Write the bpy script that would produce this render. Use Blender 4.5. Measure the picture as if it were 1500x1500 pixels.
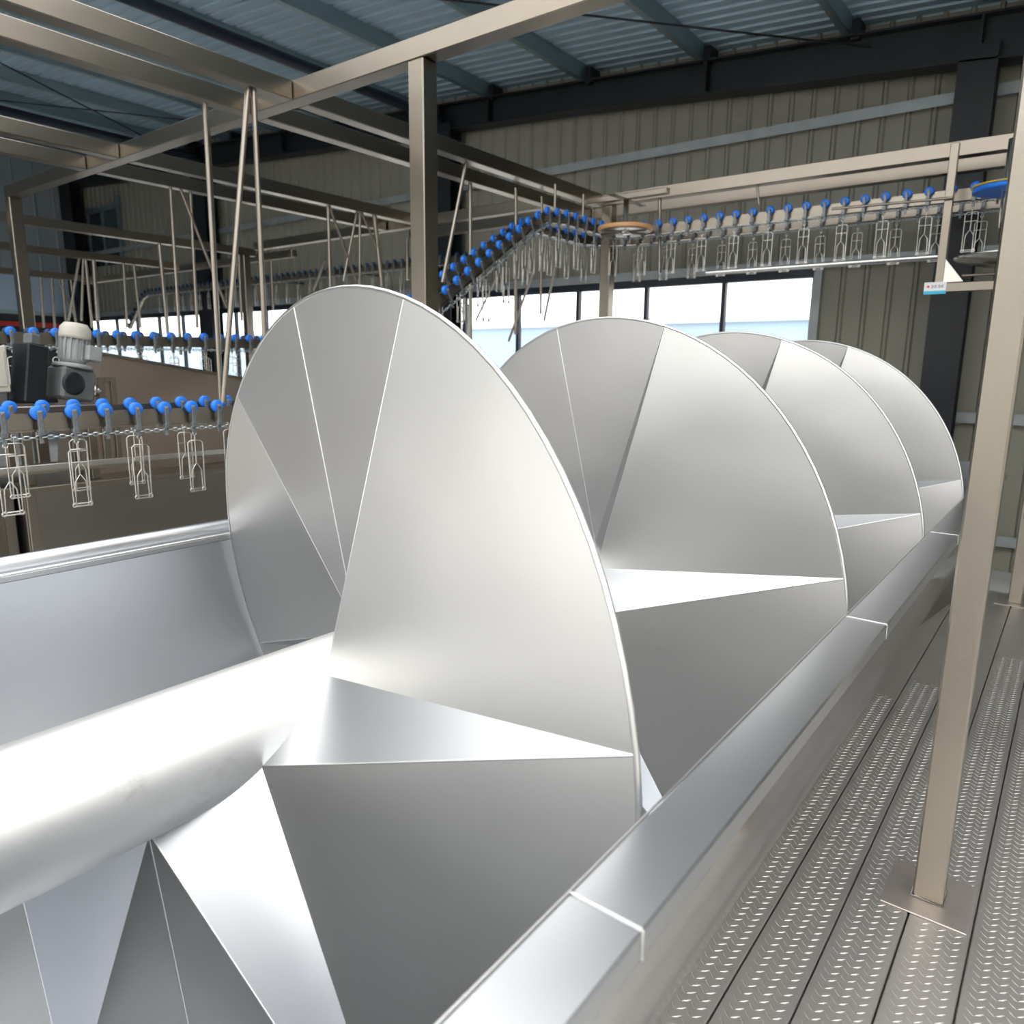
import bpy, math, random
from mathutils import Vector, Matrix
random.seed(7)
S = bpy.context.scene
COL = S.collection
for o in list(bpy.data.objects): bpy.data.objects.remove(o, do_unlink=True)

# ------------------------------------------------------------------ camera
F_PX = 1075.7244
RW = Matrix(((0.7917893951601298, -0.12765094713484687, 0.5973062777231901),
             (0.6106893744636089, 0.14733219271845313, -0.7780435160747879),
             (0.011315548117618203, 0.9808152021070785, 0.1946111448156265)))
CAM = Vector((0, 0, 1.6))
cd = bpy.data.cameras.new('camera'); cam = bpy.data.objects.new('camera', cd); COL.objects.link(cam)
cd.sensor_width = 36; cd.lens = F_PX / 1500 * 36; cd.clip_end = 300; cd.clip_start = 0.02
cam.matrix_world = Matrix.Translation(CAM) @ RW.to_4x4()
cd.dof.use_dof = True; cd.dof.focus_distance = 2.6; cd.dof.aperture_fstop = 3.2
S.camera = cam

def ray(px, py): return RW @ Vector(((px-750)/F_PX, -(py-750)/F_PX, -1))
def hit(px, py, axis, val):
    d = ray(px, py); return CAM + d*((val-CAM[axis])/d[axis])

# ------------------------------------------------------------------ world / exposure
w = bpy.data.worlds.new('world'); S.world = w; w.use_nodes = True
bg = w.node_tree.nodes['Background']
bg.inputs[0].default_value = (1.0, 0.985, 0.965, 1); bg.inputs[1].default_value = 2.0
S.view_settings.view_transform = 'Standard'; S.view_settings.look = 'None'
S.view_settings.exposure = 0.7; S.view_settings.gamma = 1.0
S.view_settings.use_curve_mapping = False

# ------------------------------------------------------------------ materials
def new_mat(name):
    m = bpy.data.materials.new(name); m.use_nodes = True
    nt = m.node_tree; return m, nt, nt.nodes['Principled BSDF']

def noise(nt, scale, stretch=(1,1,1), detail=3, rough=.55):
    tc = nt.nodes.new('ShaderNodeTexCoord'); mp = nt.nodes.new('ShaderNodeMapping')
    mp.inputs['Scale'].default_value = stretch
    nz = nt.nodes.new('ShaderNodeTexNoise'); nz.inputs['Scale'].default_value = scale
    nz.inputs['Detail'].default_value = detail; nz.inputs['Roughness'].default_value = rough
    nt.links.new(tc.outputs['Object'], mp.inputs[0]); nt.links.new(mp.outputs[0], nz.inputs['Vector'])
    return nz

def ramp(nt, src, lo, hi, p0=.3, p1=.7):
    r = nt.nodes.new('ShaderNodeValToRGB')
    r.color_ramp.elements[0].position = p0; r.color_ramp.elements[1].position = p1
    r.color_ramp.elements[0].color = lo; r.color_ramp.elements[1].color = hi
    r.color_ramp.interpolation = 'EASE'
    nt.links.new(src, r.inputs[0]); return r
def g(v): return (v, v, v, 1)

def metal(name, col, rough=(.25,.35), nscale=3, stretch=(1,1,1), wave=0.0, wscale=1.2, dirt=None, dirt_pos=(.62,.78), grain=0.0, gstretch=(1,1,60)):
    m, nt, b = new_mat(name)
    b.inputs['Metallic'].default_value = 1
    n1 = noise(nt, nscale, stretch, 1)
    c2 = tuple(min(1, c*1.025) for c in col); c1 = tuple(c*.975 for c in col)
    cr = ramp(nt, n1.outputs['Fac'], (*c1,1), (*c2,1), 0, 1)
    last = cr.outputs[0]
    if dirt:
        n3 = noise(nt, 9, stretch, 6, .7)
        mask = ramp(nt, n3.outputs['Fac'], g(0), g(1), *dirt_pos)
        mx = nt.nodes.new('ShaderNodeMixRGB'); mx.inputs[2].default_value = (*dirt, 1)
        nt.links.new(mask.outputs[0], mx.inputs[0]); nt.links.new(last, mx.inputs[1]); last = mx.outputs[0]
    nt.links.new(last, b.inputs['Base Color'])
    b.inputs['Roughness'].default_value = (rough[0]+rough[1])/2
    prev = None
    if wave:
        n4 = noise(nt, wscale, (1,1,1.6), 1)
        bp = nt.nodes.new('ShaderNodeBump'); bp.inputs['Strength'].default_value = 1; bp.inputs['Distance'].default_value = wave
        nt.links.new(n4.outputs['Fac'], bp.inputs['Height']); prev = bp
    if grain:
        n5 = noise(nt, 14, gstretch, 2)
        bp2 = nt.nodes.new('ShaderNodeBump'); bp2.inputs['Strength'].default_value = .5; bp2.inputs['Distance'].default_value = grain
        nt.links.new(n5.outputs['Fac'], bp2.inputs['Height'])
        if prev: nt.links.new(prev.outputs[0], bp2.inputs['Normal'])
        prev = bp2
    if prev: nt.links.new(prev.outputs[0], b.inputs['Normal'])
    return m

def paint(name, col, rough=.5, var=.1, nscale=2, metallic=0, spec=.4, stretch=(1,1,1)):
    m, nt, b = new_mat(name)
    n1 = noise(nt, nscale, stretch, 5)
    cr = ramp(nt, n1.outputs['Fac'], (*[c*(1-var) for c in col],1), (*[min(1,c*(1+var)) for c in col],1))
    nt.links.new(cr.outputs[0], b.inputs['Base Color'])
    b.inputs['Roughness'].default_value = rough; b.inputs['Metallic'].default_value = metallic
    b.inputs['Specular IOR Level'].default_value = spec
    return m

M = {}
M['flight'] = metal('flight_steel', (.655,.65,.635), (.4,.46), 1.2, wave=.012, wscale=1.3, grain=.0002, gstretch=(1,1,40))
M['gusset'] = metal('gusset_steel', (.62,.635,.66), (.3,.36), 2)
M['bead'] = metal('weld_bead', (.78,.78,.77), (.25,.4), 40)
M['shaft'] = metal('shaft_steel', (.84,.84,.83), (.42,.5), 2, (1,.6,1), dirt=(.56,.54,.49), dirt_pos=(.55,.85))
M['shell'] = metal('trough_steel', (.7,.725,.76), (.3,.42), 1.2, wave=.004, wscale=.8, dirt=(.66,.685,.72), dirt_pos=(.6,.95))
M['shell_out'] = metal('trough_outer_steel', (.78,.78,.78), (.12,.2), 1.2, wave=.004, wscale=.8)
M['rim'] = metal('rim_steel', (.63,.645,.67), (.26,.36), 3, wave=.003, wscale=2.5, dirt=(.8,.81,.83), dirt_pos=(.6,.95))
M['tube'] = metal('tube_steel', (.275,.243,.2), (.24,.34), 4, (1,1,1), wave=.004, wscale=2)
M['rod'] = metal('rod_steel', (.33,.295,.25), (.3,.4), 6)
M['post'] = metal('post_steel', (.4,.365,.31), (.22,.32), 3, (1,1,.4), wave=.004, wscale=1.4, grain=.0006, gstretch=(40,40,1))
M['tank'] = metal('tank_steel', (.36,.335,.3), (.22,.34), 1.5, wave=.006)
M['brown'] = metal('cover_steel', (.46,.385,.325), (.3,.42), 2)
M['tread'] = metal('tread_plate', (.6,.58,.56), (.44,.52), 4, dirt=(.52,.5,.475), dirt_pos=(.55,.95))
M['plate'] = metal('base_plate', (.6,.545,.51), (.46,.52), 6, dirt=(.42,.38,.35), dirt_pos=(.5,.85))
M['zinc'] = metal('zinc_chain', (.6,.66,.68), (.25,.35), 20)
M['bracket'] = paint('cast_bracket', (.2,.215,.225), .45, .2, 30, .6)
M['wire'] = metal('shackle_wire', (.68,.66,.62), (.2,.3), 20)
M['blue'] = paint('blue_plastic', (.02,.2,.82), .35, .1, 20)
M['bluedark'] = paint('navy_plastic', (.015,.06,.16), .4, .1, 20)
M['black'] = paint('black_steel_paint', (.011,.014,.018), .45, .2, 2)
M['navy'] = paint('navy_steel_paint', (.012,.02,.035), .4, .2, 2)
M['galv'] = metal('galvanized_steel', (.36,.44,.47), (.4,.55), 5)
M['girt'] = paint('girt_steel', (.33,.36,.37), .5, .1, 4, .4)
M['wall'] = paint('wall_panel_paint', (.265,.258,.215), .55, .05, 1.5, 0, .3)
M['wallpale'] = paint('wall_panel_pale', (.8,.79,.76), .5, .03, 1.5, 0, .3)
M['wallgrey'] = paint('wall_panel_grey', (.3,.35,.38), .55, .06, 1.5, 0, .3)
M['roof'] = paint('roof_sheet_paint', (.4,.55,.65), .42, .08, .7, .2, .4)
M['concrete'] = paint('concrete', (.55,.54,.52), .7, .15, 1.2)
M['outwall'] = paint('outside_cladding', (.42,.55,.68), .7, .03, .5)
M['motor'] = paint('motor_grey', (.3,.32,.32), .45, .12, 8)
M['motordark'] = paint('gearbox_grey', (.12,.13,.135), .45, .15, 8)
M['beige'] = paint('beige_plastic', (.5,.48,.42), .5, .08, 3)
M['orange'] = paint('orange_rim', (.75,.42,.2), .45, .08, 9)
M['yellow'] = paint('yellow_paint', (.75,.55,.05), .45, .08, 9)
M['red'] = paint('red_paint', (.5,.03,.02), .5, .1, 2)
M['white'] = paint('white_label', (.85,.86,.88), .4, .02, 2)
M['cyan'] = paint('cyan_label', (.05,.5,.75), .4, .02, 2)
M['ink'] = paint('label_ink', (.15,.17,.2), .5, .02, 2)
M['inkred'] = paint('label_red', (.7,.08,.06), .5, .02, 2)
m, nt, b = new_mat('window_glass'); M['glass'] = m
b.inputs['Transmission Weight'].default_value = 1; b.inputs['Roughness'].default_value = 0.03; b.inputs['IOR'].default_value = 1.02
b.inputs['Base Color'].default_value = (.97,.99,1,1)
m, nt, b = new_mat('added_skylight'); M['sky'] = m
tr = nt.nodes.new('ShaderNodeBsdfTransparent'); tl = nt.nodes.new('ShaderNodeBsdfTranslucent'); mx = nt.nodes.new('ShaderNodeMixShader')
tl.inputs[0].default_value = (.95,.97,1,1); mx.inputs[0].default_value = .2
nt.links.new(tr.outputs[0], mx.inputs[1]); nt.links.new(tl.outputs[0], mx.inputs[2])
nt.links.new(mx.outputs[0], nt.nodes['Material Output'].inputs[0])
m, nt, b = new_mat('dark_window_glass'); M['dglass'] = m
b.inputs['Base Color'].default_value = (.03,.045,.05,1); b.inputs['Roughness'].default_value = .06

# ------------------------------------------------------------------ mesh helpers
class MB:
    def __init__(s): s.v = []; s.f = []; s.sm = []
    def add(s, vs, fs, smooth=False):
        n = len(s.v); s.v += [tuple(v) for v in vs]
        for q in fs: s.f.append(tuple(i+n for i in q)); s.sm.append(smooth)
    def box(s, x0, x1, y0, y1, z0, z1, mat=None):
        vs = [Vector(p) for p in ((x0,y0,z0),(x1,y0,z0),(x1,y1,z0),(x0,y1,z0),(x0,y0,z1),(x1,y0,z1),(x1,y1,z1),(x0,y1,z1))]
        if mat is not None: vs = [mat @ v for v in vs]
        s.add(vs, [(0,3,2,1),(4,5,6,7),(0,1,5,4),(1,2,6,5),(2,3,7,6),(3,0,4,7)])
    def rbox(s, x0, x1, y0, y1, z0, z1, b=.006, mat=None):
        # box with its twelve edges chamfered
        vs = []; idx = {}
        xs, ys, zs = (x0,x1), (y0,y1), (z0,z1)
        for i in (0,1):
            for j in (0,1):
                for k in (0,1):
                    dx, dy, dz = (b if i == 0 else -b), (b if j == 0 else -b), (b if k == 0 else -b)
                    for a, p in enumerate(((xs[i], ys[j]+dy, zs[k]+dz), (xs[i]+dx, ys[j], zs[k]+dz), (xs[i]+dx, ys[j]+dy, zs[k]))):
                        idx[i,j,k,a] = len(vs); vs.append(Vector(p))
        I = lambda i,j,k,a: idx[i,j,k,a]
        fs = []
        def q(l, n):
            c = [vs[t] for t in l]; nn = (c[1]-c[0]).cross(c[2]-c[0])
            fs.append(tuple(l) if nn.dot(Vector(n)) > 0 else tuple(reversed(l)))
        for i in (0,1):
            sg = -1 if i == 0 else 1
            q([I(i,0,0,0),I(i,1,0,0),I(i,1,1,0),I(i,0,1,0)], (sg,0,0))
            q([I(0,i,0,1),I(1,i,0,1),I(1,i,1,1),I(0,i,1,1)], (0,sg,0))
            q([I(0,0,i,2),I(1,0,i,2),I(1,1,i,2),I(0,1,i,2)], (0,0,sg))
        for i in (0,1):
            for j in (0,1):
                a, c = (-1 if i == 0 else 1), (-1 if j == 0 else 1)
                q([I(i,j,0,0),I(i,j,1,0),I(i,j,1,1),I(i,j,0,1)], (a,c,0))
                q([I(i,0,j,0),I(i,1,j,0),I(i,1,j,2),I(i,0,j,2)], (a,0,c))
                q([I(0,i,j,1),I(1,i,j,1),I(1,i,j,2),I(0,i,j,2)], (0,a,c))
                for k in (0,1):
                    e = -1 if k == 0 else 1
                    q([I(i,j,k,0),I(i,j,k,1),I(i,j,k,2)], (a,c,e))
        if mat is not None: vs = [mat @ v for v in vs]
        s.add(vs, fs)
    def ring_tube(s, pts, r, n=6, closed=False, caps=True, smooth=True):
        pts = [Vector(p) for p in pts]; N = len(pts); rings = []
        prev = None
        for i, p in enumerate(pts):
            if closed: t = pts[(i+1)%N]-pts[i-1]
            else: t = pts[min(i+1,N-1)]-pts[max(i-1,0)]
            t.normalize()
            if prev is None:
                a = Vector((0,0,1)) if abs(t.z) < .9 else Vector((1,0,0))
                u = t.cross(a).normalized()
            else:
                u = (prev - t*prev.dot(t)).normalized()
            prev = u; v = t.cross(u)
            rings.append([p+(u*math.cos(2*math.pi*k/n)+v*math.sin(2*math.pi*k/n))*r for k in range(n)])
        vs = [q for rg in rings for q in rg]; fs = []
        for i in range(N if closed else N-1):
            j = (i+1)%N
            for k in range(n):
                fs.append((i*n+k, i*n+(k+1)%n, j*n+(k+1)%n, j*n+k))
        s.add(vs, fs, smooth)
        if caps and not closed:
            s.add(rings[0], [tuple(reversed(range(n)))]); s.add(rings[-1], [tuple(range(n))])
    def lathe(s, prof, axis_o, ax, n=24, smooth=True):
        # prof: list of (radius, distance along axis)
        ax = Vector(ax).normalized(); o = Vector(axis_o)
        u = ax.cross(Vector((0,0,1)) if abs(ax.z) < .9 else Vector((1,0,0))).normalized(); v = ax.cross(u)
        vs = []; fs = []
        for (r, d) in prof:
            for k in range(n):
                a = 2*math.pi*k/n; vs.append(o+ax*d+(u*math.cos(a)+v*math.sin(a))*r)
        for i in range(len(prof)-1):
            for k in range(n):
                fs.append((i*n+k, i*n+(k+1)%n, (i+1)*n+(k+1)%n, (i+1)*n+k))
        fs.append(tuple(reversed(range(n)))); fs.append(tuple((len(prof)-1)*n+k for k in range(n)))
        s.add(vs, fs, smooth); s.sm[-1] = s.sm[-2] = False
    def sweep_rect(s, pts, wd, h, off=(0,0)):
        # rectangular section along a path; wd across (horizontal), h vertical
        pts = [Vector(p) for p in pts]; N = len(pts); vs = []; fs = []
        for i, p in enumerate(pts):
            t = (pts[min(i+1,N-1)]-pts[max(i-1,0)]).normalized()
            sd = t.cross(Vector((0,0,1))).normalized(); up = sd.cross(t)
            c = p+sd*off[0]+up*off[1]
            for a, b_ in ((-1,-1),(1,-1),(1,1),(-1,1)): vs.append(c+sd*a*wd/2+up*b_*h/2)
        for i in range(N-1):
            for k in range(4): fs.append((i*4+k, i*4+(k+1)%4, i*4+4+(k+1)%4, i*4+4+k))
        fs.append((3,2,1,0)); fs.append(tuple((N-1)*4+k for k in range(4)))
        s.add(vs, fs)
    def plate(s, poly, n, t):
        # extruded polygon, thickness t along n (centred)
        n = Vector(n).normalized(); poly = [Vector(p) for p in poly]; k = len(poly)
        vs = [p+n*t/2 for p in poly]+[p-n*t/2 for p in poly]
        nn = (poly[1]-poly[0]).cross(poly[2]-poly[0])
        top = tuple(range(k)); bot = tuple(reversed(range(k, 2*k)))
        fs = [top, bot]+[(i, i+k, (i+1)%k+k, (i+1)%k) for i in range(k)]
        if nn.dot(n) < 0: fs = [tuple(reversed(q)) for q in fs]
        s.add(vs, fs)
    def mesh(s, name, mat):
        me = bpy.data.meshes.new(name); me.from_pydata(s.v, [], s.f)
        me.polygons.foreach_set('use_smooth', s.sm); me.materials.append(mat); me.update(); return me
    def build(s, name, mat, parent=None, loc=None):
        return place(name, s.mesh(name, mat), parent, loc)

def place(name, me, parent=None, loc=None, rot=None, scale=None):
    o = bpy.data.objects.new(name, me); COL.objects.link(o)
    if parent is not None: o.parent = parent
    if loc is not None: o.location = loc
    if rot is not None: o.rotation_euler = rot
    if scale is not None: o.scale = scale
    return o
def tag(o, label=None, cat=None, group=None, kind=None):
    if label: o['label'] = label
    if cat: o['category'] = cat
    if group: o['group'] = group
    if kind: o['kind'] = kind
    return o
def empty(name, loc=(0,0,0)):
    o = bpy.data.objects.new(name, None); COL.objects.link(o); o.location = loc; o.empty_display_size = .1; return o

# ================================================================== BUILDING
GZ = -0.67            # hall floor; the tread-plate walkway is z = 0
WY = 10.0             # back wall
def roof_z(x): return 5.33-.073*x     # underside of roof sheets
def raft_top(x): return 5.124-.073*x
LX = -23.6

fl = MB(); fl.box(-70, 60, -60, 90, GZ-.2, GZ)
tag(fl.build('floor', M['concrete']), 'grey concrete hall floor below the walkway', 'floor', kind='structure')

# back wall of ribbed panels
wb = tag(empty('wall_back', (0, WY, GZ)), 'beige ribbed sheet wall behind the overhead conveyors', 'wall', kind='structure')
PW = .268
pm = MB()
pm.add([(0,0,0),(.02,-.028,0),(.045,-.028,0),(.065,0,0),(PW-.006,0,0),(PW,.014,0),
        (0,0,1),(.02,-.028,1),(.045,-.028,1),(.065,0,1),(PW-.006,0,1),(PW,.014,1)],
       [(i,i+1,i+7,i+6) for i in range(5)])
pm.add([(0,.03,0),(PW,.03,0),(PW,.03,1),(0,.03,1)], [(0,3,2,1)])
panel_me = pm.mesh('wall_panel', M['wall'])
WIN_T, WIN_B, WIN_R = 2.81, .75, -2.89
i = 0; x = 6.0
while x > LX:
    x -= PW
    top = roof_z(x+PW/2)+.1
    if x > WIN_R-.05:
        place('wall_panel', panel_me, wb, (x,0,0), None, (1,1,top-GZ))
    else:
        place('wall_panel', panel_me, wb, (x,0,WIN_T-GZ), None, (1,1,top-WIN_T))
        place('wall_panel', panel_me, wb, (x,0,0), None, (1,1,WIN_B-GZ))
# girts
for z in (4.54, 2.9, 1.08, -.3):
    a = MB(); xr = 6.0; xl = LX if z > 2.8 else WIN_R
    a.box(xl, xr, -.11, -.035, z-GZ-.035, z-GZ+.035)
    a.box(xl, xr, -.115, -.105, z-GZ-.06, z-GZ+.06)
    a.build('girt', M['girt'], wb)
# window band
wn = tag(empty('window_1', (0, WY, 0)), 'long bright window band low in the beige back wall', 'window', kind='structure')
a = MB(); a.box(LX, WIN_R, -.09, .02, WIN_T-.07, WIN_T+.03); a.build('window_head', M['navy'], wn)
a = MB(); a.box(LX, WIN_R, -.06, .02, WIN_B-.05, WIN_B+.03); a.build('window_sill', M['navy'], wn)
a = MB(); a.box(WIN_R-.01, WIN_R+.1, -.07, .03, WIN_B, WIN_T+.02); a.build('window_jamb', M['girt'], wn)
xs = [WIN_R-1.17*k for k in range(18)]
mull = MB(); mull.box(-.027,.027,-.06,.02,WIN_B,WIN_T-.05); mme = mull.mesh('mullion', M['navy'])
for k in range(1, 18): place('mullion', mme, wn, (xs[k],0,0))
pane = MB(); pane.box(.03,1.14,-.012,-.006,WIN_B,WIN_T-.07); pme = pane.mesh('pane', M['glass'])
for k in range(17): place('pane', pme, wn, (xs[k+1],0,0))
# dark high window by the far corner
w2 = tag(empty('window_2', (0, WY-.02, 0)), 'small dark window high on the back wall near the black corner column', 'window', kind='structure')
a = MB()
for bx in ((-22.7,-22.6,4.2,5.75),(-20.9,-20.75,4.2,5.9),(-22.6,-20.9,5.6,5.75),(-21.78,-21.72,4.2,5.6)): a.box(bx[0],bx[1],-.09,-.03,bx[2],bx[3])
a.build('window_frame', M['galv'], w2)
a = MB(); a.box(-22.6,-21.78,-.06,-.045,4.2,5.6); a.build('pane', M['dglass'], w2)
a = MB(); a.box(-21.72,-20.9,-.06,-.045,4.2,5.6); a.build('pane', M['dglass'], w2)

# left wall
wl = tag(empty('wall_left', (LX, 0, GZ)), 'blue-grey ribbed sheet wall at the far side of the hall', 'wall', kind='structure')
lm = MB(); PL = .5
lm.add([(0,0,0),(0,PL-.07,0),(.03,PL-.05,0),(.03,PL-.02,0),(0,PL,0),(0,0,1),(0,PL-.07,1),(.03,PL-.05,1),(.03,PL-.02,1),(0,PL,1)], [(i,i+1,i+6,i+5) for i in range(4)])
lme = lm.mesh('wall_panel', M['wallgrey'])
for k in range(36):
    y = WY-PL*(k+1)
    place('wall_panel', lme, wl, (0,y,3.95-GZ), None, (1,1,roof_z(LX)+.1-3.95))
    place('wall_panel', lme, wl, (0,y,0), None, (1,1,.9))
w3 = tag(empty('window_3', (LX, 0, 0)), 'pale blue window band in the blue-grey side wall', 'window', kind='structure')
a = MB(); a.box(-.03,.05,-8,WY,2.86,2.95); a.box(-.03,.05,-8,WY,3.9,3.98); a.build('window_frame', M['galv'], w3)
for k in range(12):
    a = MB(); a.box(0,.006,WY-1.5*(k+1)+.03,WY-1.5*k-.03,2.95,3.9); a.build('pane', M['outwall'], w3)
    a = MB(); a.box(-.03,.05,WY-1.5*k-.03,WY-1.5*k+.03,2.95,3.9); a.build('mullion', M['girt'], w3)
dr = tag(empty('door_1', (LX, 0, GZ)), 'dark open loading bay with a red header in the side wall', 'door', kind='structure')
a = MB(); a.box(-.1,-.05,-8,WY,.85,3.6); a.build('bay_dark_sheet', M['black'], dr)  # black sheet stands in for the darkness inside the open bay
a = MB(); a.box(0,.06,-4,WY-.3,3.2,3.32); a.build('red_header', M['red'], dr)

# unseen front and right walls, added to shape what the metal reflects
wf = tag(empty('wall_front_added', (0, -8.0, GZ)), 'added pale ribbed sheet wall, unseen, closing the hall behind the walkway', 'wall', kind='structure')
pf = MB(); pf.v, pf.f, pf.sm = pm.v, pm.f, pm.sm; pf_me = pf.mesh('wall_panel', M['wallpale'])
x = 6.0
while x > LX:
    x -= PW
    if -14.0 < x < -4.0: place('wall_panel', pf_me, wf, (x+PW,0,4.3-GZ), (0,0,math.pi), (1,1,roof_z(x)+.1-4.3))  # wide opening added here to brighten the far screw flights
    else: place('wall_panel', pf_me, wf, (x+PW,0,0), (0,0,math.pi), (1,1,roof_z(x)+.1-GZ))
wr_ = tag(empty('wall_right_added', (6.0, 0, GZ)), 'added pale ribbed sheet wall, unseen, along the low side of the roof', 'wall', kind='structure')
y = -8.0
while y < WY-.1:
    place('wall_panel', pf_me, wr_, (0,y+PW,0), (0,0,-math.pi/2), (1,1,roof_z(6)+.1-GZ)); y += PW

# columns
def column(x, wd, name='column'):
    t = empty('trim_1', (x, WY-.3, GZ)); h = raft_top(x)-.3-GZ
    a = MB(); a.box(-wd/2,wd/2,-.14,-.125,0,h); a.build('flange', M['black'], t)
    a = MB(); a.box(-wd/2,wd/2,.125,.14,0,h); a.build('flange', M['black'], t)
    a = MB(); a.box(-.006,.006,-.125,.125,0,h); a.build('web', M['black'], t)
    a = MB(); a.box(-wd/2-.05,wd/2+.05,-.2,.2,0,.02); a.build('foot_plate', M['black'], t)
    tag(t, 'black steel column carrying the roof beam along the back wall', 'column', 'black columns on the back wall', 'structure')
for x, wd in ((-1.32,.36),(-8.95,.5),(-16.35,.55),(-23.1,.7)): column(x, wd)
# rafter
t = tag(empty('trim_2', (0, WY-.3, 0)), 'deep black sloping roof beam along the back wall', 'beam', kind='structure')
rp = [(6.0,.62),(-1.6,.45),(-6.5,.38),(-12,.42),(-18,.46),(-23.5,.5)]
def strip(pts_lo, pts_hi, y0, y1):
    a = MB(); n = len(pts_lo)
    vs = []
    for (p, q) in zip(pts_lo, pts_hi): vs += [(p[0],y0,p[1]),(p[0],y1,p[1]),(q[0],y1,q[1]),(q[0],y0,q[1])]
    fs = []
    for i in range(n-1):
        for k in range(4): fs.append((i*4+k, i*4+(k+1)%4, i*4+4+(k+1)%4, i*4+4+k))
    fs += [(3,2,1,0), tuple((n-1)*4+k for k in range(4))]
    a.add(vs, fs); return a
tops = [(x, raft_top(x)) for x, d in rp]; lows = [(x, raft_top(x)-d) for x, d in rp]
strip([(x,z+.02) for x,z in lows], [(x,z-.02) for x,z in tops], -.01, .01).build('web', M['black'], t)
strip([(x,z-.02) for x,z in tops], tops, -.14, .14).build('flange', M['black'], t)
strip(lows, [(x,z+.02) for x,z in lows], -.14, .14).build('flange', M['black'], t)
for x in (-1.32,-4.33,-7.91,-8.95,-13.2,-16.35,-20.3):
    zz = raft_top(x); a = MB(); a.box(x-.01,x+.01,-.135,.135,zz-.36,zz-.02); a.build('stiffener', M['black'], t)

# roof: purlins and sheets
ce = tag(empty('ceiling', (0,0,0)), 'blue-grey corrugated sheet roof on galvanized purlins', 'roof', kind='structure')
pu = MB(); L0, L1 = -7.95, 9.9
H = .2
pu.box(-.004,.004,L0,L1,0,H); pu.box(-.075,.004,L0,L1,0,.006); pu.box(-.075,.004,L0,L1,H-.006,H); pu.box(-.078,-.072,L0,L1,0,.025); pu.box(-.078,-.072,L0,L1,H-.025,H)
pume = pu.mesh('purlin', M['galv'])
cl = MB(); cl.box(.004,.09,9.6,9.86,-.05,.16); clme = cl.mesh('purlin_cleat', M['black'])
x = 4.46
while x > LX:
    p = place('purlin', pume, ce, (x,0,raft_top(x)+.002))
    place('purlin_cleat', clme, p, (0,0,0))
    x -= 1.77
def sheet_mesh(x0, x1, name, mat):
    a = MB(); prof = []
    for k in range(5):
        y = k*.2; prof += [(y,0),(y+.13,0),(y+.145,.03),(y+.185,.03)]
    prof.append((1.0,0))
    vs = []
    for (y, z) in prof: vs += [(x0,y,roof_z(x0)+z),(x1,y,roof_z(x1)+z)]
    a.add(vs, [(2*i, 2*i+2, 2*i+3, 2*i+1) for i in range(len(prof)-1)])
    return a.mesh(name, mat)
SH_full = sheet_mesh(LX, 6.2, 'roof_sheet', M['roof'])
SH_left = sheet_mesh(LX, -9.5, 'roof_sheet', M['roof'])
SH_sky = sheet_mesh(-9.5, 6.2, 'added_skylight', M['sky'])  # unseen skylights, added to light the shaft and rim from overhead
for k in range(-8, 10):
    if k <= 3:
        place('roof_sheet', SH_left, ce, (0,k,0)); place('added_skylight', SH_sky, ce, (0,k,0))
    else: place('roof_sheet', SH_full, ce, (0,k,0))
# longitudinal navy tie tubes and bracing rods under the roof
for x in (-8.95, -16.35):
    a = MB(); z = raft_top(x)-.22; a.ring_tube([(x,-6,z),(x,9.6,z)], .075, 10); o = a.build('trim_3', M['navy'])
    tag(o, 'dark tie tube running under the roof purlins', 'tube', 'dark roof tie tubes', 'structure')
def roofpt(px, py, off=-.12):
    d = ray(px, py); tt = (5.124+off-1.6)/(d.z+.073*d.x); return CAM+d*tt
for (p, q) in (((0,92),(205,197)),((0,147),(265,175)),((660,0),(1250,66))):
    A, B = roofpt(*p), roofpt(*q); D = (B-A)
    a = MB(); a.ring_tube([A-D*.5, B+D*.12], .012, 6); o = a.build('trim_4', M['black'])
    tag(o, 'thin black bracing rod crossing under the roof sheets', 'rod', 'roof bracing rods', 'structure')
# exterior seen through the windows
a = MB(); a.box(-60,30,26,34,GZ,3.2)
ob = empty('outside_building', (-15,26,GZ))
a = MB(); a.box(-45,45,0,8,0,3.9); a.build('wall', M['outwall'], ob)
a = MB(); a.box(-45.2,45.2,-.2,8.2,3.9,4.1); a.build('roof_edge', M['white'], ob)
tag(ob, 'pale blue low building outside beyond the window band', 'building')

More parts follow.
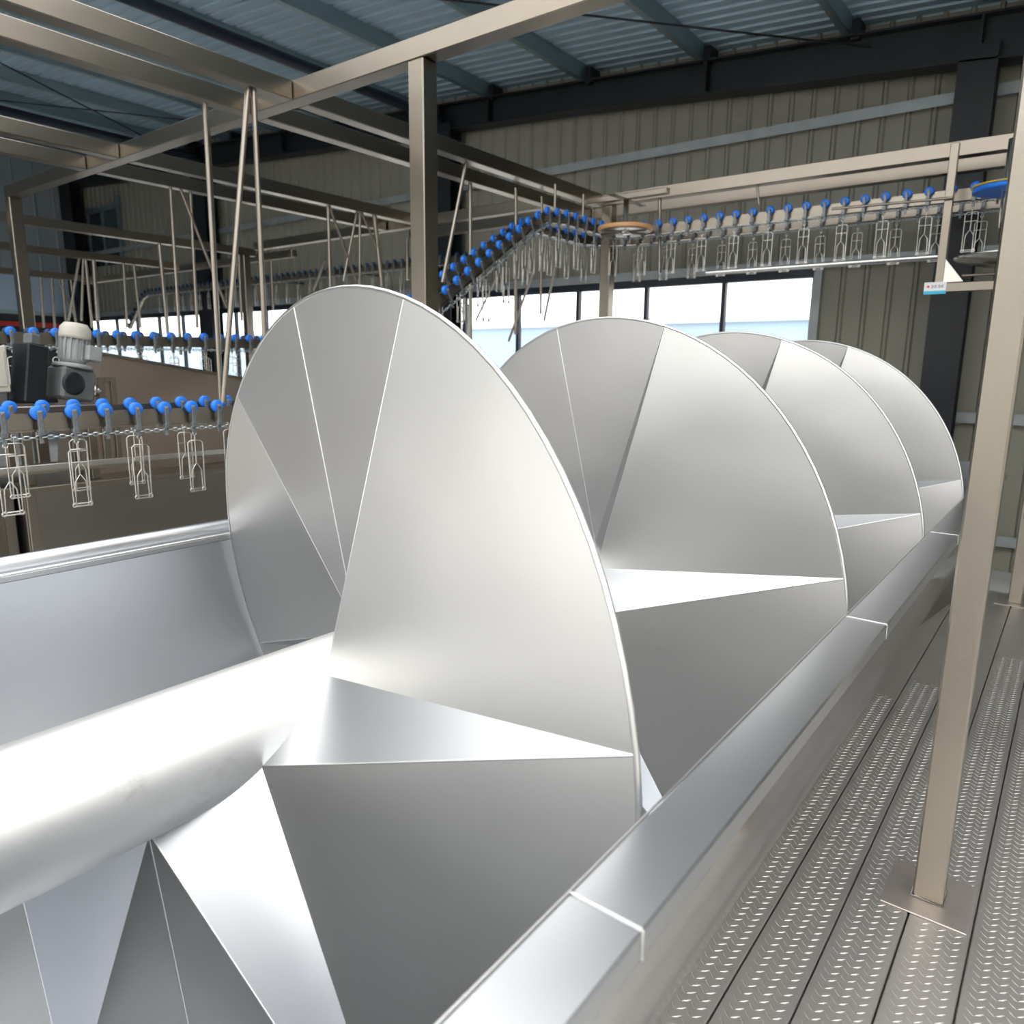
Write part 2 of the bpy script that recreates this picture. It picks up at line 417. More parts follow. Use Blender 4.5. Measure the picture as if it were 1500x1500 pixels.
# ================================================================== WALKWAY
wk = tag(empty('floor', (0,0,0)), 'stainless tread-plate walkway of long planks beside the trough', 'walkway', kind='structure')
wk.name = 'floor_walkway'
seams = [-.66,-.546,-.384,-.221,-.06,.102,.264,.426]
ends = [3.9,4.2,4.0,4.9,5.0,5.0,5.0]
for i in range(len(seams)-1):
    x0, x1 = seams[i]+.0025, seams[i+1]-.0025
    if i == 0: x0 = -.70
    for (ya, yb) in ((-3.2, 6.35),):
        a = MB(); a.rbox(x0, x1, ya, yb, -.045, 0, .0025); pl = a.build('plank', M['tread'], wk)
        if ya < 0:
            a = MB(); ncol = 6 if i else 4
            wdt = x1-seams[i]-.03 if i == 0 else x1-x0-.03
            xs0 = max(x0, seams[i])+.015
            for cidx in range(ncol):
                cx = xs0+wdt*(cidx+.5)/ncol; sgn = 1 if cidx % 2 else -1
                y = .9+(.004 if cidx % 2 else 0)
                while y < ends[i]-.03:
                    L, Wd, Hh = .0145, .0032, .0019
                    u = Vector((sgn*.72, .69, 0)); v = Vector((-u.y, u.x, 0)); c0 = Vector((cx, y, 0))
                    a.add([c0-u*L, c0-v*Wd, c0+u*L, c0+v*Wd, c0-u*L*.45+Vector((0,0,Hh)), c0+u*L*.45+Vector((0,0,Hh))],
                          [(0,1,4),(1,5,4),(1,2,5),(2,3,5),(3,4,5),(3,0,4)])
                    y += .03
            tp = a.build('tread_pattern', M['tread'], pl); tp['kind'] = 'stuff'
a = MB(); a.box(-.72,.43,-3.2,6.34,-.12,-.05); a.build('joist_deck', M['plate'], wk)
for y in (-1,1.5,4,6.2):
    for x in (-.6,.35):
        a = MB(); a.box(x-.04,x+.04,y-.04,y+.04,GZ,-.12); a.build('leg', M['tube'], wk)

# ================================================================== TROUGH
X0, Z0, R, P, Y0, r0 = -1.7254, .617, 1.1972, 1.4756, 1.115, .1655
RT = 1.229; YA, YB = .08, 6.55; RZ = .86
tr_ = tag(empty('chiller_trough', (X0, 0, GZ)), 'long half-round stainless trough holding the big screw', 'trough')
def T(o): o.location = -Vector(tr_.location); return o
def arc_shell(rad, a0, a1, n, flip):
    a = MB(); vs = []; fs = []
    for k in range(n+1):
        th = a0+(a1-a0)*k/n
        u = min(1, max(0, (math.sin(th)+.45)/.62)); rd = rad+.023*u*u*(3-2*u)
        for y in (YA, YB): vs.append((X0+rd*math.cos(th), y, Z0+rd*math.sin(th)))
    for k in range(n):
        q = (2*k, 2*k+1, 2*k+3, 2*k+2); fs.append(q if not flip else tuple(reversed(q)))
    a.add(vs, fs, True); return a
aR = math.asin((RZ-.01-Z0)/(RT+.023))
T(arc_shell(RT-.004, math.pi-aR, 2*math.pi+aR, 96, True).build('inner_shell', M['shell'], tr_))
T(arc_shell(RT, math.pi-aR, 2*math.pi+aR, 96, False).build('outer_shell', M['shell_out'], tr_))
ys = [.08,.79,2.329,3.868,5.407,6.55]
for i in range(len(ys)-1):
    a = MB(); a.rbox(-.4945,-.377,ys[i]+.0008,ys[i+1]-.0008,RZ-.046,RZ,.004)
    T(a.build('rim_cap', M['rim'], tr_))
    if 0 < i:
        a = MB(); a.ring_tube([(-.4945,ys[i],RZ+.001),(-.378,ys[i],RZ+.001),(-.376,ys[i],RZ-.045)], .0018, 6)
        T(a.build('weld_bead', M['bead'], tr_))
a = MB(); a.ring_tube([(-.4945,YA,RZ+.002),(-.4945,YB,RZ+.001)], .0022, 6); T(a.build('rim_fold', M['bead'], tr_))
# rolled rim on the far side
a = MB(); a.ring_tube([(-3.02,YA,RZ+.012),(-3.02,YB,RZ+.012)], .032, 16); T(a.build('rolled_rim', M['rim'], tr_))
a = MB(); a.rbox(-3.03,-2.925,YA,YB,RZ-.03,RZ-.004,.004); T(a.build('rim_cap', M['rim'], tr_))
a = MB(); a.ring_tube([(-2.93,YA,RZ-.002),(-2.93,YB,RZ-.002)], .006, 8); T(a.build('rim_fold', M['bead'], tr_))
a = MB(); a.box(-3.06,-.34,YA-.012,YA,GZ,.925); T(a.build('end_plate', M['shell'], tr_))
a = MB(); a.box(-3.06,-.5,YB,YB+.012,GZ,.925); T(a.build('end_plate', M['shell'], tr_))
U = hit(1412,765,1,6.52); Bf = Vector((-.47,6.53,.0))
a = MB(); tri = [Vector((-.663,5.05,.0)), Bf, U]; nn = (tri[1]-tri[0]).cross(tri[2]-tri[0])
a.plate(tri, nn, .006); T(a.build('flared_panel', M['tank'], tr_))
for y in (.3,2.2,4.2,6.4):
    for x in (-2.55,-.9):
        a = MB(); a.box(x-.06,x+.06,y-.04,y+.04,GZ,-.28); T(a.build('saddle_leg', M['tube'], tr_))

# ================================================================== SCREW
sc = tag(empty('screw_conveyor', (X0, 0, Z0)), 'giant stainless screw with faceted flights around a thick shaft', 'screw')
def SL(o): o.location = -Vector(sc.location); return o
a = MB(); a.lathe([(r0-.01,-.6),(r0,-.59),(r0,6.53),(r0-.01,6.54)], (X0,0,Z0), (0,1,0), 64)
SL(a.build('shaft', M['shaft'], sc))
def pt(rad, th, y): return Vector((X0+rad*math.cos(th), y, Z0+rad*math.sin(th)))
N = 6; D60 = math.radians(60); TH = math.radians(14); TK = .007
rimpath = []
k0, k1 = -3, 21          # 60-degree facets; facet k spans TH + k*60 .. +60
for k in range(k0, k1):
    thm = TH+(k+.5)*D60; ym = Y0+P*(k+.5)/N; dl = P/2/N
    def rim_pt(phi, rad=R): return pt(rad, thm+phi, ym+dl*math.sin(phi)/.5*rad/R)
    Hp = pt(r0-.004, thm, ym)
    A, B = rim_pt(-D60/2), rim_pt(D60/2)
    arc = [rim_pt(-D60/2+D60*i/16) for i in range(17)]
    nrm = (A-Hp).cross(B-Hp)
    seam = (k % 3 == 1)
    if seam:
        half = arc[8]
        bend = nrm.normalized()*.006
        for seg in (arc[:9], arc[8:]):
            a = MB(); a.plate([Hp]+seg, nrm, TK); SL(a.build('flight_plate', M['flight'], sc))
        for sd in (1,-1):
            a = MB(); o_ = nrm.normalized()*sd*TK*.55; a.ring_tube([Hp+o_, half+o_], .0022, 5); SL(a.build('weld_seam', M['bead'], sc))
    else:
        a = MB(); a.plate([Hp]+arc, nrm, TK); SL(a.build('flight_plate', M['flight'], sc))
    rimpath += arc[:-1]
    # gusset triangle between this facet and the next one: apex at the rim, base on the shaft
    thn = thm+D60; yn = ym+P/N
    base = [pt(r0-.004, thm+D60*i/6, ym+P/N*i/6) for i in range(7)]
    if k < k1-1:
        a = MB(); n2 = (base[0]-B).cross(base[-1]-B).normalized()
        vs = []; fs = []
        for off in (TK/2, -TK/2):
            vs += [B+n2*off]+[q+n2*off for q in base]
        for i in range(1, 7):
            fs += [(0,i,i+1),(8,8+i+1,8+i)]
        fs += [(0,8,9,1),(0,7,15,8)]
        a.add(vs, fs[:12], True); a.add(vs, fs[12:]); SL(a.build('gusset_plate', M['gusset'], sc))
        for q in (base[0], base[-1]):
            a = MB(); a.ring_tube([q, B], .0045, 6); SL(a.build('weld_bead', M['bead'], sc))
rimpath.append(B)
a = MB(); a.ring_tube(rimpath, .0065, 8); SL(a.build('rim_edging', M['bead'], sc))

# ================================================================== GUARD POSTS on the walkway
def guard_post(x, y, label, plate=True, top=3.47):
    t = empty('guard_post', (x, y, 0))
    a = MB(); a.rbox(-.041,.041,-.041,.041,0,top,.006); a.build('tube', M['post'], t)
    a = MB(); a.rbox(-.115,.115,-.125,.125,0.0,.006,.002); a.build('foot_plate', M['plate'], t)
    a = MB()
    a.ring_tube([(-.043,-.043,.008),(.043,-.043,.008),(.043,.043,.008),(-.043,.043,.008)], .004, 6, closed=True); a.build('weld_bead', M['bead'], t)
    tag(t, label, 'post')
guard_post(-.186, 2.395, 'square stainless post standing on the walkway on a discoloured foot plate')
guard_post(-.205, 6.12, 'far square stainless post at the end of the walkway')

# ================================================================== OVERHEAD FRAME
fr = tag(empty('gantry_frame', (-3.56, 3.66, GZ)), 'overhead stainless box-tube frame carrying the shackle lines', 'frame')
def FR(o): o.location = -Vector(fr.location); return o
ZB, ZT = 3.47, 3.6
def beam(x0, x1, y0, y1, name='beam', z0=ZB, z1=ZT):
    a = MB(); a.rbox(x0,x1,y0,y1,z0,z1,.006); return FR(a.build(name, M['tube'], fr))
beam(-10.3, .3, 3.6, 3.73)                       # header across the trough
A_X, B_X, C_X, D_X = -4.86, -5.38, -7.5, -8.2
for (x, ya, yb) in ((A_X,-.5,3.597),(A_X,3.733,7.94),(B_X,-.5,3.597),(B_X,3.733,8.55),(C_X,0,3.597),(C_X,3.733,7.6),(D_X,0,3.597),(D_X,3.733,7.6),
                    (-12.1,2,8.1),(-15.1,2,8.3),(-19.2,3,8.4)):
    beam(x-.06, x+.06, ya, yb)
beam(-4.8, .4, 7.94, 8.06); beam(-5.3,.4,8.55,8.67)
beam(-11.4, -5.45, 7.62, 7.74); beam(-8.4,-5.45,8.3,8.42); beam(-20,-11.5,8.45,8.57)
for (x, y) in ((-3.565,3.665),(-10.235,3.665),(-4.74,8.0),(.2,3.665),(-12.1,7.9)):
    a = MB(); a.rbox(x-.066,x+.066,y-.066,y+.066,GZ,ZB-.001,.007); FR(a.build('post', M['tube'], fr))
a = MB(); a.rbox(-.26,-.14,-1,3.59,ZB,ZT,.006); FR(a.build('beam', M['tube'], fr))
a = MB(); a.rbox(-.26,-.14,3.74,7.93,ZB,ZT,.006); FR(a.build('beam', M['tube'], fr))
def rod(p, q, rad=.016):
    a = MB(); a.ring_tube([p, q], rad, 8); FR(a.build('hanger_rod', M['rod'], fr))
def rodpx(tp, bp, X=None, Y=None, rad=.016, ztop=ZB):
    if X is not None: p, q = hit(*tp,0,X), hit(*bp,0,X)
    else: p, q = hit(*tp,1,Y), hit(*bp,1,Y)
    if ztop and abs(p.z-ztop) < .35: p.z = ztop
    rod(p, q, rad)
for tp, bp, X, rad in (((300,150),(324,586),B_X,.02),((309,255),(320,500),-6.1,.02),((363,125),(327,590),A_X,.02),((371,125),(391,560),A_X,.02),
        ((250,278),(265,520),D_X,.018),((265,280),(332,450),D_X,.018),((279,281),(289,480),D_X,.018),((233,350),(246,490),-12.1,.03),
        ((683,225),(648,414),A_X,.017),((481,317),(484,420),C_X,.02),((483,317),(522,412),C_X,.016),((523,310),(503,412),C_X,.016),((527,310),(527,420),C_X,.016),
        ((530,310),(552,362),C_X,.016),((549,340),(560,420),C_X,.03),((350,374),(354,470),-12.1,.022),((397,372),(400,455),-12.1,.022),
        ((126,385),(135,480),-15.1,.03),((139,402),(143,470),-15.1,.04),((182,398),(186,480),-15.1,.025),((197,398),(206,480),-15.1,.025),
        ((60,410),(64,480),-19.2,.03),((76,411),(80,480),-19.2,.03),((92,412),(97,480),-19.2,.03),((104,412),(112,485),-19.2,.03),((118,400),(100,470),-15.1,.025),((85,412),(112,470),-19.2,.025),((124,400),(119,470),-15.1,.025),
        ((756,255),(755,490),-5.1,.018),((794,275),(792,460),-5.1,.014),((689,262),(689,520),-5.38,.02)):
    rodpx(tp, bp, X=X, rad=rad)
for tp, bp, Y, rad in (((782,395),(745,500),8.2,.016),((813,391),(797,470),8.2,.016),((730,400),(697,470),8.2,.014),((967,283),(966,400),8.0,.02),((1112,235),(1112,300),8.0,.012),((1082,262),(1082,310),8.6,.012),((476,377),(458,425),9.0,.03),((596,330),(597,410),8.3,.025)):
    rodpx(tp, bp, Y=Y, rad=rad)
for (x, y) in ((-4.66,6.75),(-4.66,7.3)):
    rod(Vector((x,y,3.24)), Vector((x,y,3.47)), .014)
# ================================================================== SHACKLE CONVEYORS
# trolley: roller (blue) on the track side, bracket hanging to the chain; local: x = across, y = along, z up, origin at roller centre
tb = MB()
tb.rbox(.018,.03,-.014,.014,-.115,.012,.003)
tb.rbox(-.004,.03,-.018,.018,-.125,-.095,.004)
tb.lathe([(.008,-.005),(.008,.04)], (0,0,0), (1,0,0), 8)
tb.rbox(.004,.016,-.011,.011,-.17,-.12,.003)
trolley_me = tb.mesh('trolley', M['bracket'])
rl = MB(); rl.lathe([(.018,-.022),(.036,-.02),(.04,-.012),(.04,.008),(.034,.014),(.016,.016)], (0,0,0), (1,0,0), 14)
roller_me = rl.mesh('roller', M['blue'])
rld = MB(); rld.v, rld.f, rld.sm = rl.v, rl.f, rl.sm
roller_dk = rld.mesh('roller', M['bluedark'])
# shackle: wire hanger, local origin at its hook
sw = MB(); wr = .0042
def wire(mb, pts, closed=False): mb.ring_tube(pts, wr, 5, closed)
fw = MB()
wire(fw, [(0,-.048,-.37),(0,-.05,-.06),(0,-.035,-.045),(0,.035,-.045),(0,.05,-.06),(0,.048,-.37)])
wire(fw, [(0,-.05,-.12),(0,.05,-.12)])
stem = MB(); wire(stem, [(0,.012*math.cos(q*.785),.0+.012*math.sin(q*.785)) for q in range(8)], True); wire(stem, [(0,0,-.012),(0,0,-.19)])
wire(stem, [(0,-.035,-.37),(0,-.03,-.235),(0,0,-.19),(0,.03,-.235),(0,.035,-.37)])
cb = MB(); wire(cb, [(.0,-.05,-.36),(.0,.05,-.36)]); wire(cb, [(.0,-.05,-.375),(.0,.05,-.375)])
for s_ in (-1,1): wire(cb, [(0,s_*.042+.012*math.cos(q*.785),-.367+.012*math.sin(q*.785)) for q in range(8)], True)
sh_frame, sh_stem, sh_bars = fw.mesh('wire_frame', M['wire']), stem.mesh('stem', M['wire']), cb.mesh('cross_bars', M['wire'])
def shackle(loc, rz, label, group):
    t = empty('shackle', loc); t.rotation_euler = (0,0,rz)
    place('wire_frame', sh_frame, t); place('stem', sh_stem, t); place('cross_bars', sh_bars, t)
    tag(t, label, 'shackle', group)
def resample(path, step, start=0):
    out = []; acc = -start; 
    for i in range(len(path)-1):
        A, B = Vector(path[i]), Vector(path[i+1]); L = (B-A).length
        s = -acc if acc < 0 else (step-acc if acc > 0 else 0)
        d = s
        while d < L-1e-6:
            out.append((A+(B-A)*(d/L), (B-A).normalized())); d += step
        acc = L-(d-step) if d != s or True else 0
        acc = (L-d)+step if (L-d)+step < step-1e-9 else 0
    return out
def dense(path, ds=.02):
    out = []
    for i in range(len(path)-1):
        A, B = Vector(path[i]), Vector(path[i+1]); n = max(1, int((B-A).length/ds))
        out += [A+(B-A)*k/n for k in range(n)]
    out.append(Vector(path[-1])); return out
def stations(path, step, start):
    pts = dense(path); acc = 0; nxt = start; out = []
    for i in range(len(pts)-1):
        L = (pts[i+1]-pts[i]).length
        while nxt <= acc+L:
            out.append((pts[i].lerp(pts[i+1], (nxt-acc)/L), (pts[min(i+3,len(pts)-1)]-pts[max(i-3,0)]).normalized())); nxt += step
        acc += L
    return out
def conveyor(path, side, start, label, slabel, sgroup, every=2, phase=0, dark=False, pitch=.178, chain=True, skip=None, rail_h=.1, brackets=False):
    """path: polyline of roller centres; side=+1: roller on the right of travel"""
    root = empty('shackle_line', path[0]); o0 = Vector(path[0])
    def LO(o): o.location = -o0; return o
    dp = dense(path, .06)
    a = MB(); a.sweep_rect(dp, .014, rail_h, (-side*.03, -.055)); LO(a.build('rail', M['tube'], root))
    a = MB(); a.sweep_rect(dp, .07, .012, (-side*.045, -.1)); LO(a.build('rail', M['tube'], root))
    if chain:
        ch = MB()
        for j, (p, t) in enumerate(stations(path, .03, 0)):
            sd = t.cross(Vector((0,0,1))).normalized(); up = sd.cross(t)
            c = p-up*.135+sd*side*.01
            ax = (sd if j % 2 else up)
            q = [c+t*.02*cc+ax*.0085*s2 for cc, s2 in ((1,0),(.6,1),(-.6,1),(-1,0),(-.6,-1),(.6,-1))]
            ch.ring_tube(q, .0042, 3, True)
        o = LO(ch.build('chain', M['zinc'], root)); o['kind'] = 'stuff'
    if brackets:
        for xx in (-18, -15.6, -13.2, -10.8, -8.4):
            a = MB(); a.rbox(xx-.02,xx+.02,9.24,9.975,3.22,3.26,.004); LO(a.build('wall_arm', M['tube'], root))
    n = 0
    for (p, t) in stations(path, pitch, start):
        n += 1
        rz = math.atan2(t.y, t.x)-math.pi/2
        if skip and skip(p): continue
        pit = math.asin(t.z)
        rotm = Matrix.Rotation(rz, 4, 'Z') @ Matrix.Rotation(pit, 4, 'X')
        if side < 0: rotm = rotm @ Matrix.Rotation(math.pi, 4, 'Z')
        tr = place('trolley', trolley_me, root); tr.matrix_local = Matrix.Translation(p-o0) @ rotm
        place('roller', roller_dk if dark else roller_me, tr)
        if (n+phase) % every == 0:
            up = t.cross(Vector((0,0,1))).normalized().cross(t)
            hk = p-up*.17+t.cross(Vector((0,0,1))).normalized()*side*.01
            lab = slabel(p, t) if callable(slabel) else slabel
            if lab: shackle(hk, rz, lab, sgroup)
    tag(root, label, 'conveyor', 'overhead shackle lines')
    return root
def turn(cx, cy, rad, a0, a1, z, n=10):
    return [(cx+rad*math.cos(math.radians(a0+(a1-a0)*i/n)), cy+rad*math.sin(math.radians(a0+(a1-a0)*i/n)), z) for i in range(n+1)]
XA = -4.55
pathA = [(XA,.9,1.32),(XA,3.3,1.32),(XA,3.55,1.38),(XA,6.2,3.04),(XA,6.45,3.15),(XA,6.8,3.18),(XA,7.53,3.18)]+turn(-4.25,7.53,.30,180,90,3.18)[1:]+[(-.3,7.83,3.18)]
visA = lambda p: (p.x < -4.5 and 3.0 < p.y < 4.7)
conveyor(pathA, 1, .02, 'near shackle line with bright blue rollers climbing past the screw', (lambda p, t: 'wire shackle of the near blue-roller line hanging in front of the dark tank' if p.y < 3.4 and p.x < -4.5 else ('wire shackle on the climbing stretch of the near blue-roller line' if p.x < -4.3 else 'wire shackle of the near line past the orange turning wheel')), 'shackles on the near line', skip=visA)
XB = -5.08
pathB = [(XB,.9,1.325),(XB,3.3,1.325),(XB,3.55,1.38),(XB,6.5,3.04),(XB,6.75,3.15),(XB,7.1,3.18),(XB,7.83,3.18)]+turn(-4.56,7.83,.52,180,90,3.18)[1:]+[(-.3,8.35,3.18)]
visB = lambda p: (p.x < -5.0 and 3.2 < p.y < 4.7)
conveyor(pathB, 1, .06, 'second shackle line with blue rollers running just behind the near one', (lambda p, t: 'wire shackle of the second blue-roller line hanging over the drip tray' if p.y < 3.4 and p.x < -5 else ('wire shackle on the climbing stretch of the second blue-roller line' if p.x < -4.6 else 'wire shackle of the second line behind the orange turning wheel')), 'shackles on the second line', phase=1, skip=visB)
conveyor([(-7.3,1.9,1.84),(-7.3,8.6,1.9)], 1, .05, 'blue-roller shackle line level with the motor, behind the inclined cover', 'wire shackle hanging from the line behind the inclined cover', 'shackles behind the inclined cover', pitch=.176)
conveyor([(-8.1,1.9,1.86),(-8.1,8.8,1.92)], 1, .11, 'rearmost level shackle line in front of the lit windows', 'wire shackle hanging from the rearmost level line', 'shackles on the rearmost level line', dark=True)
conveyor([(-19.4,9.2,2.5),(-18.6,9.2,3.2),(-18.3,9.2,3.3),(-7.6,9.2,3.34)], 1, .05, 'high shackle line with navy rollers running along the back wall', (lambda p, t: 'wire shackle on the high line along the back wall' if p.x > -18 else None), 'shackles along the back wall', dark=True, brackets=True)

# turning wheel at the corner
tw = empty('turning_wheel', (-4.25,7.53,3.1))
a = MB(); a.lathe([(.27,-.02),(.3,-.022),(.305,0),(.3,.022),(.27,.02)], (0,0,0), (0,0,1), 40); a.build('tyre', M['orange'], tw)
a = MB(); a.lathe([(.268,-.03),(.268,-.024)], (0,0,0), (0,0,1), 40); a.build('disc', M['tank'], tw)
a = MB(); a.lathe([(.02,-.06),(.06,-.055),(.065,-.03),(.03,.03),(.03,.37)], (0,0,0), (0,0,1), 20); a.build('hub', M['wire'], tw)
for q in range(6):
    a = MB(); c_, s_ = math.cos(q*1.047), math.sin(q*1.047); a.ring_tube([(c_*.05,s_*.05,-.036),(c_*.26,s_*.26,-.036)], .01, 5); a.build('spoke', M['rod'], tw)
tag(tw, 'horizontal turning wheel with orange tyre at the corner of the shackle line', 'wheel')
# turning bracket under beams at corner
tk = empty('wheel_bracket', (-4.25,7.53,3.4))
a = MB(); a.rbox(-.5,.5,-.04,.04,0.005,.065,.005); a.build('cross_bar', M['tube'], tk)
a = MB(); a.rbox(-.04,.04,-.35,.4,-.0,.0045,.001); a.build('strap', M['tube'], tk)
tag(tk, 'stainless cross bar holding the turning wheel below the frame corner', 'bracket')
# drive wheel and drip pan by the right post
dw = empty('drive_wheel', (-.7,7.5,3.06))
a = MB(); a.lathe([(.22,-.018),(.26,-.018),(.26,.018),(.22,.018)], (0,0,0), (0,0,1), 36); a.build('tyre', M['blue'], dw)
a = MB(); a.lathe([(.25,.019),(.27,.021),(.27,.03),(.25,.032)], (0,0,0), (0,0,1), 36); a.build('flange', M['yellow'], dw)
a = MB(); a.lathe([(.04,-.3),(.05,-.1),(.05,.38)], (0,0,0), (0,0,1), 16); a.build('spindle', M['wire'], dw)
tag(dw, 'blue drive wheel of the shackle line beside the far walkway post', 'wheel')
dp_ = empty('drip_pan', (-.62,7.6,2.5))
a = MB(); a.lathe([(.04,-.05),(.2,-.03),(.42,.03),(.43,.05),(.41,.05),(.2,0),(.04,-.02)], (0,0,0), (0,0,1), 40); a.build('pan', M['wire'], dp_)
a = MB(); a.lathe([(.022,-.3),(.022,-.05)], (0,0,0), (0,0,1), 12); a.build('drain_pipe', M['wire'], dp_)
a = MB(); a.ring_tube([(-.35,.0,-.09),(.35,0,-.09)], .012, 6); a.build('stay', M['rod'], dp_)
tag(dp_, 'round shallow stainless pan under the drive wheel', 'pan')
# guide bar + bracket frame with the maker label
bk = empty('guide_bracket', (-1.11,7.5,2.3))
a = MB(); a.rbox(-.045,.02,-.03,.03,0,1.17,.004); a.build('upright', M['tube'], bk)
a = MB(); a.rbox(.021,.55,-.03,.03,-.03,.045,.004); a.build('arm', M['tube'], bk)
a = MB(); a.plate([(.021,-.032,.05),(.17,-.032,.05),(.021,-.032,.24)], (0,1,0), .006); a.build('gusset', M['wire'], bk)
a = MB(); a.ring_tube([(-2.15,.0,.27),(-.046,0,.27)], .022, 8); a.build('guide_rail', M['bead'], bk)
a = MB(); a.ring_tube([(-.95,-.05,.75),(.015,-.05,.73)], .012, 6); a.build('guide_rail', M['rod'], bk)
lb = MB(); lb.rbox(-.12,.05,-.038,-.0315,-.045,.055,.001); lbo = lb.build('maker_label', M['white'], bk)
a = MB(); a.box(-.12,.05,-.0386,-.038,-.045,-.018); a.build('cyan_band', M['cyan'], lbo)
a = MB(); a.lathe([(.011,0),(.011,.0006)], (-.088,-.038,.018), (0,-1,0), 12); a.build('logo', M['inkred'], lbo)
for k in range(4):
    xx = -.066+k*.026; a = MB()
    a.box(xx,xx+.02,-.0386,-.038,.024,.027); a.box(xx,xx+.02,-.0386,-.038,.009,.012); a.box(xx+.008,xx+.012,-.0386,-.038,.005,.032)
    if k % 2: a.box(xx,xx+.003,-.0386,-.038,.009,.027)
    else: a.box(xx+.017,xx+.02,-.0386,-.038,.006,.024)
    a.build('letter', M['ink'], lbo)
tag(bk, 'stainless bracket with gusset and small white and cyan label under the shackle line', 'bracket')

# ================================================================== MACHINES BEYOND THE TROUGH
tk2 = empty('scalding_tank', (-6.6,4.4,GZ))
tz = .70-GZ
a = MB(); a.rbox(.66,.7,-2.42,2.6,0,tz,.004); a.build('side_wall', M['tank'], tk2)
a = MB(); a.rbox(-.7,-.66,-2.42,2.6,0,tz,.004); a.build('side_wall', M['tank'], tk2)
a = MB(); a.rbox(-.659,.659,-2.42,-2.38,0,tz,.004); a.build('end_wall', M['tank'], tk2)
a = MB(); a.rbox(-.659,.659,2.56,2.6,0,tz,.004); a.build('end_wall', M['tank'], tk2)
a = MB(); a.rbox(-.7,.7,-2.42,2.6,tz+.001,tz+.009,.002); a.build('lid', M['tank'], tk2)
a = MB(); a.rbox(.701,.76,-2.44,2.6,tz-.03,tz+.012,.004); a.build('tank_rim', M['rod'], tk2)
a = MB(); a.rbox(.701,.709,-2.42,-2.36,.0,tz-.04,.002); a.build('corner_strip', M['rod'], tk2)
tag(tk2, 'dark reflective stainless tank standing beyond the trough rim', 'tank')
tk3 = empty('side_tank', (-6.75,1.0,GZ))
a = MB(); a.rbox(-.7,.7,-.9,.95,0,tz-.02,.005); a.build('body', M['tank'], tk3)
a = MB(); a.rbox(.7,.74,-.9,.95,tz-.07,tz,.004); a.build('tank_rim', M['rod'], tk3)
tag(tk3, 'lower stainless tank next to the dark tank behind the near shackle line', 'tank')
ty = empty('drip_tray', (-5.55,2.9,.86))
a = MB(); a.rbox(-.2,.1,-1.4,2.2,0,.02,.004); a.build('tray', M['rod'], ty)
a = MB(); a.rbox(.08,.1,-1.4,2.2,.02,.06,.002); a.build('lip', M['wire'], ty)
for y in (-1.2,2.0):
    a = MB(); a.rbox(-.08,-.02,y-.03,y+.03,GZ-.86,-.001,.004); a.build('leg', M['tube'], ty)
tag(ty, 'grey stainless drip tray under the near shackle lines', 'tray')
# inclined cover
ic = empty('inclined_cover', (-6.2,3.3,1.1))
pr = [(-.57,.55),(.75,.33),(.95,.31),(.95,-.39),(-.72,-.39),(-.66,.2)]
a = MB(); vs = [(0,y,z) for y,z in pr]+[(-.7,y,z) for y,z in pr]; k = len(pr)
a.add(vs, [tuple(range(k)), tuple(reversed(range(k,2*k)))]+[(i+k,(i+1)%k+k,(i+1)%k,i) for i in range(k)]); a.build('housing', M['brown'], ic)
a = MB(); a.sweep_rect([(-.02,-.6,.565),(-.02,.75,.345),(-.02,.97,.325)], .1, .022); a.build('top_flange', M['tube'], ic)
a = MB(); a.rbox(.002,.03,-.64,-.59,-.3,.38,.004); a.rbox(.002,.03,-.54,-.5,-.3,.38,.004); a.rbox(.002,.03,-.589,-.541,.34,.38,.004); a.build('bracket', M['rod'], ic)
tag(ic, 'brown reflective inclined machine cover behind the near shackle line', 'machine cover')
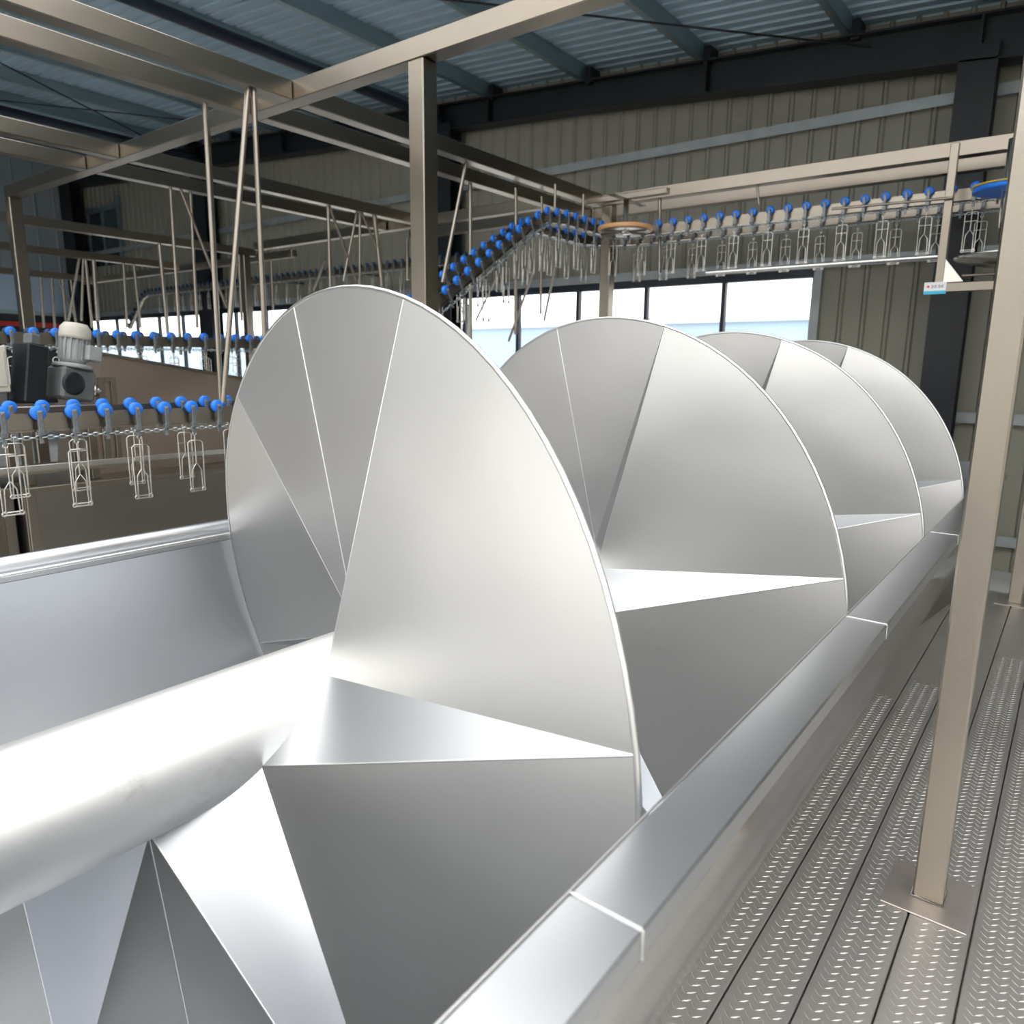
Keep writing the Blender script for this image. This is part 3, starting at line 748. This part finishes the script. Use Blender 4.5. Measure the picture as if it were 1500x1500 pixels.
# gear motor
gm = empty('gear_motor', (-6.1,2.42,1.31)); gm.rotation_euler = (math.radians(-10),0,math.radians(10))
a = MB(); a.rbox(-.12,.1,-.13,.13,0,.24,.02); a.build('gearbox', M['motordark'], gm)
a = MB(); a.lathe([(.085,0),(.085,.01),(.06,.012)], (.1,-.05,.12), (1,0,0), 20); a.build('bore', M['black'], gm)
a = MB(); a.lathe([(.05,0),(.05,.05),(.025,.055),(.025,.08)], (.02,.13,.1), (0,1,0), 16); a.build('output_shaft', M['wire'], gm)
a = MB(); a.lathe([(.13,.24),(.135,.245),(.135,.265),(.13,.27)], (0,0,0), (0,0,1), 24); a.build('flange', M['motor'], gm)
a = MB(); a.lathe([(.075,.27),(.09,.3),(.09,.46)], (0,0,0), (0,0,1), 24); bd = a.build('motor_body', M['motor'], gm)
for q in range(16):
    th = q*2*math.pi/16; a = MB(); mt_ = Matrix.Rotation(th,4,'Z'); a.box(.088,.105,-.004,.004,.3,.46,mt_); a.build('fin', M['motor'], bd)
a = MB(); a.lathe([(.105,.46),(.108,.48),(.105,.54),(.08,.575),(.02,.58)], (0,0,0), (0,0,1), 24); a.build('fan_cowl', M['beige'], gm)
a = MB(); a.rbox(.06,.15,.02,.13,.31,.42,.008); a.build('terminal_box', M['motor'], gm)
tag(gm, 'grey gear motor tilted against the inclined cover', 'motor')
ds = empty('dark_guard', (-6.1,2.14,1.297)); ds.rotation_euler = (math.radians(-10),0,math.radians(10))
a = MB(); a.rbox(-.1,.1,-.09,.06,0,.42,.01); a.build('guard', M['black'], ds)
a = MB(); a.rbox(-.05,.05,-.05,.02,.42,.5,.01); a.build('cap', M['motordark'], ds)
tag(ds, 'black chain guard beside the grey gear motor', 'guard')
cbx = empty('control_box', (-6.1,1.93,1.281))
a = MB(); a.rbox(-.1,.1,-.07,.07,.1,.42,.008); a.build('body', M['beige'], cbx)
a = MB(); a.rbox(-.08,.08,-.05,.05,0,.1,.006); a.build('foot', M['tank'], cbx)
a = MB(); a.rbox(.1,.108,-.05,.05,.14,.38,.002); a.build('lid', M['beige'], cbx)
tag(cbx, 'pale beige control box next to the black chain guard', 'box')
sp = empty('machine_stand', (-6.15,2.25,.0))
a = MB(); a.rbox(-.2,.2,-.42,.3,1.22,1.28,.006); a.build('deck', M['tank'], sp)
for (x, y) in ((-.15,-.2),(.15,-.2),(-.15,.25),(.15,.25)):
    a = MB(); a.rbox(x-.03,x+.03,y-.03,y+.03,.711,1.22,.004); a.build('leg', M['tube'], sp)
tag(sp, 'stainless stand under the gear motor and control box', 'stand')
bpy.context.view_layer.update()
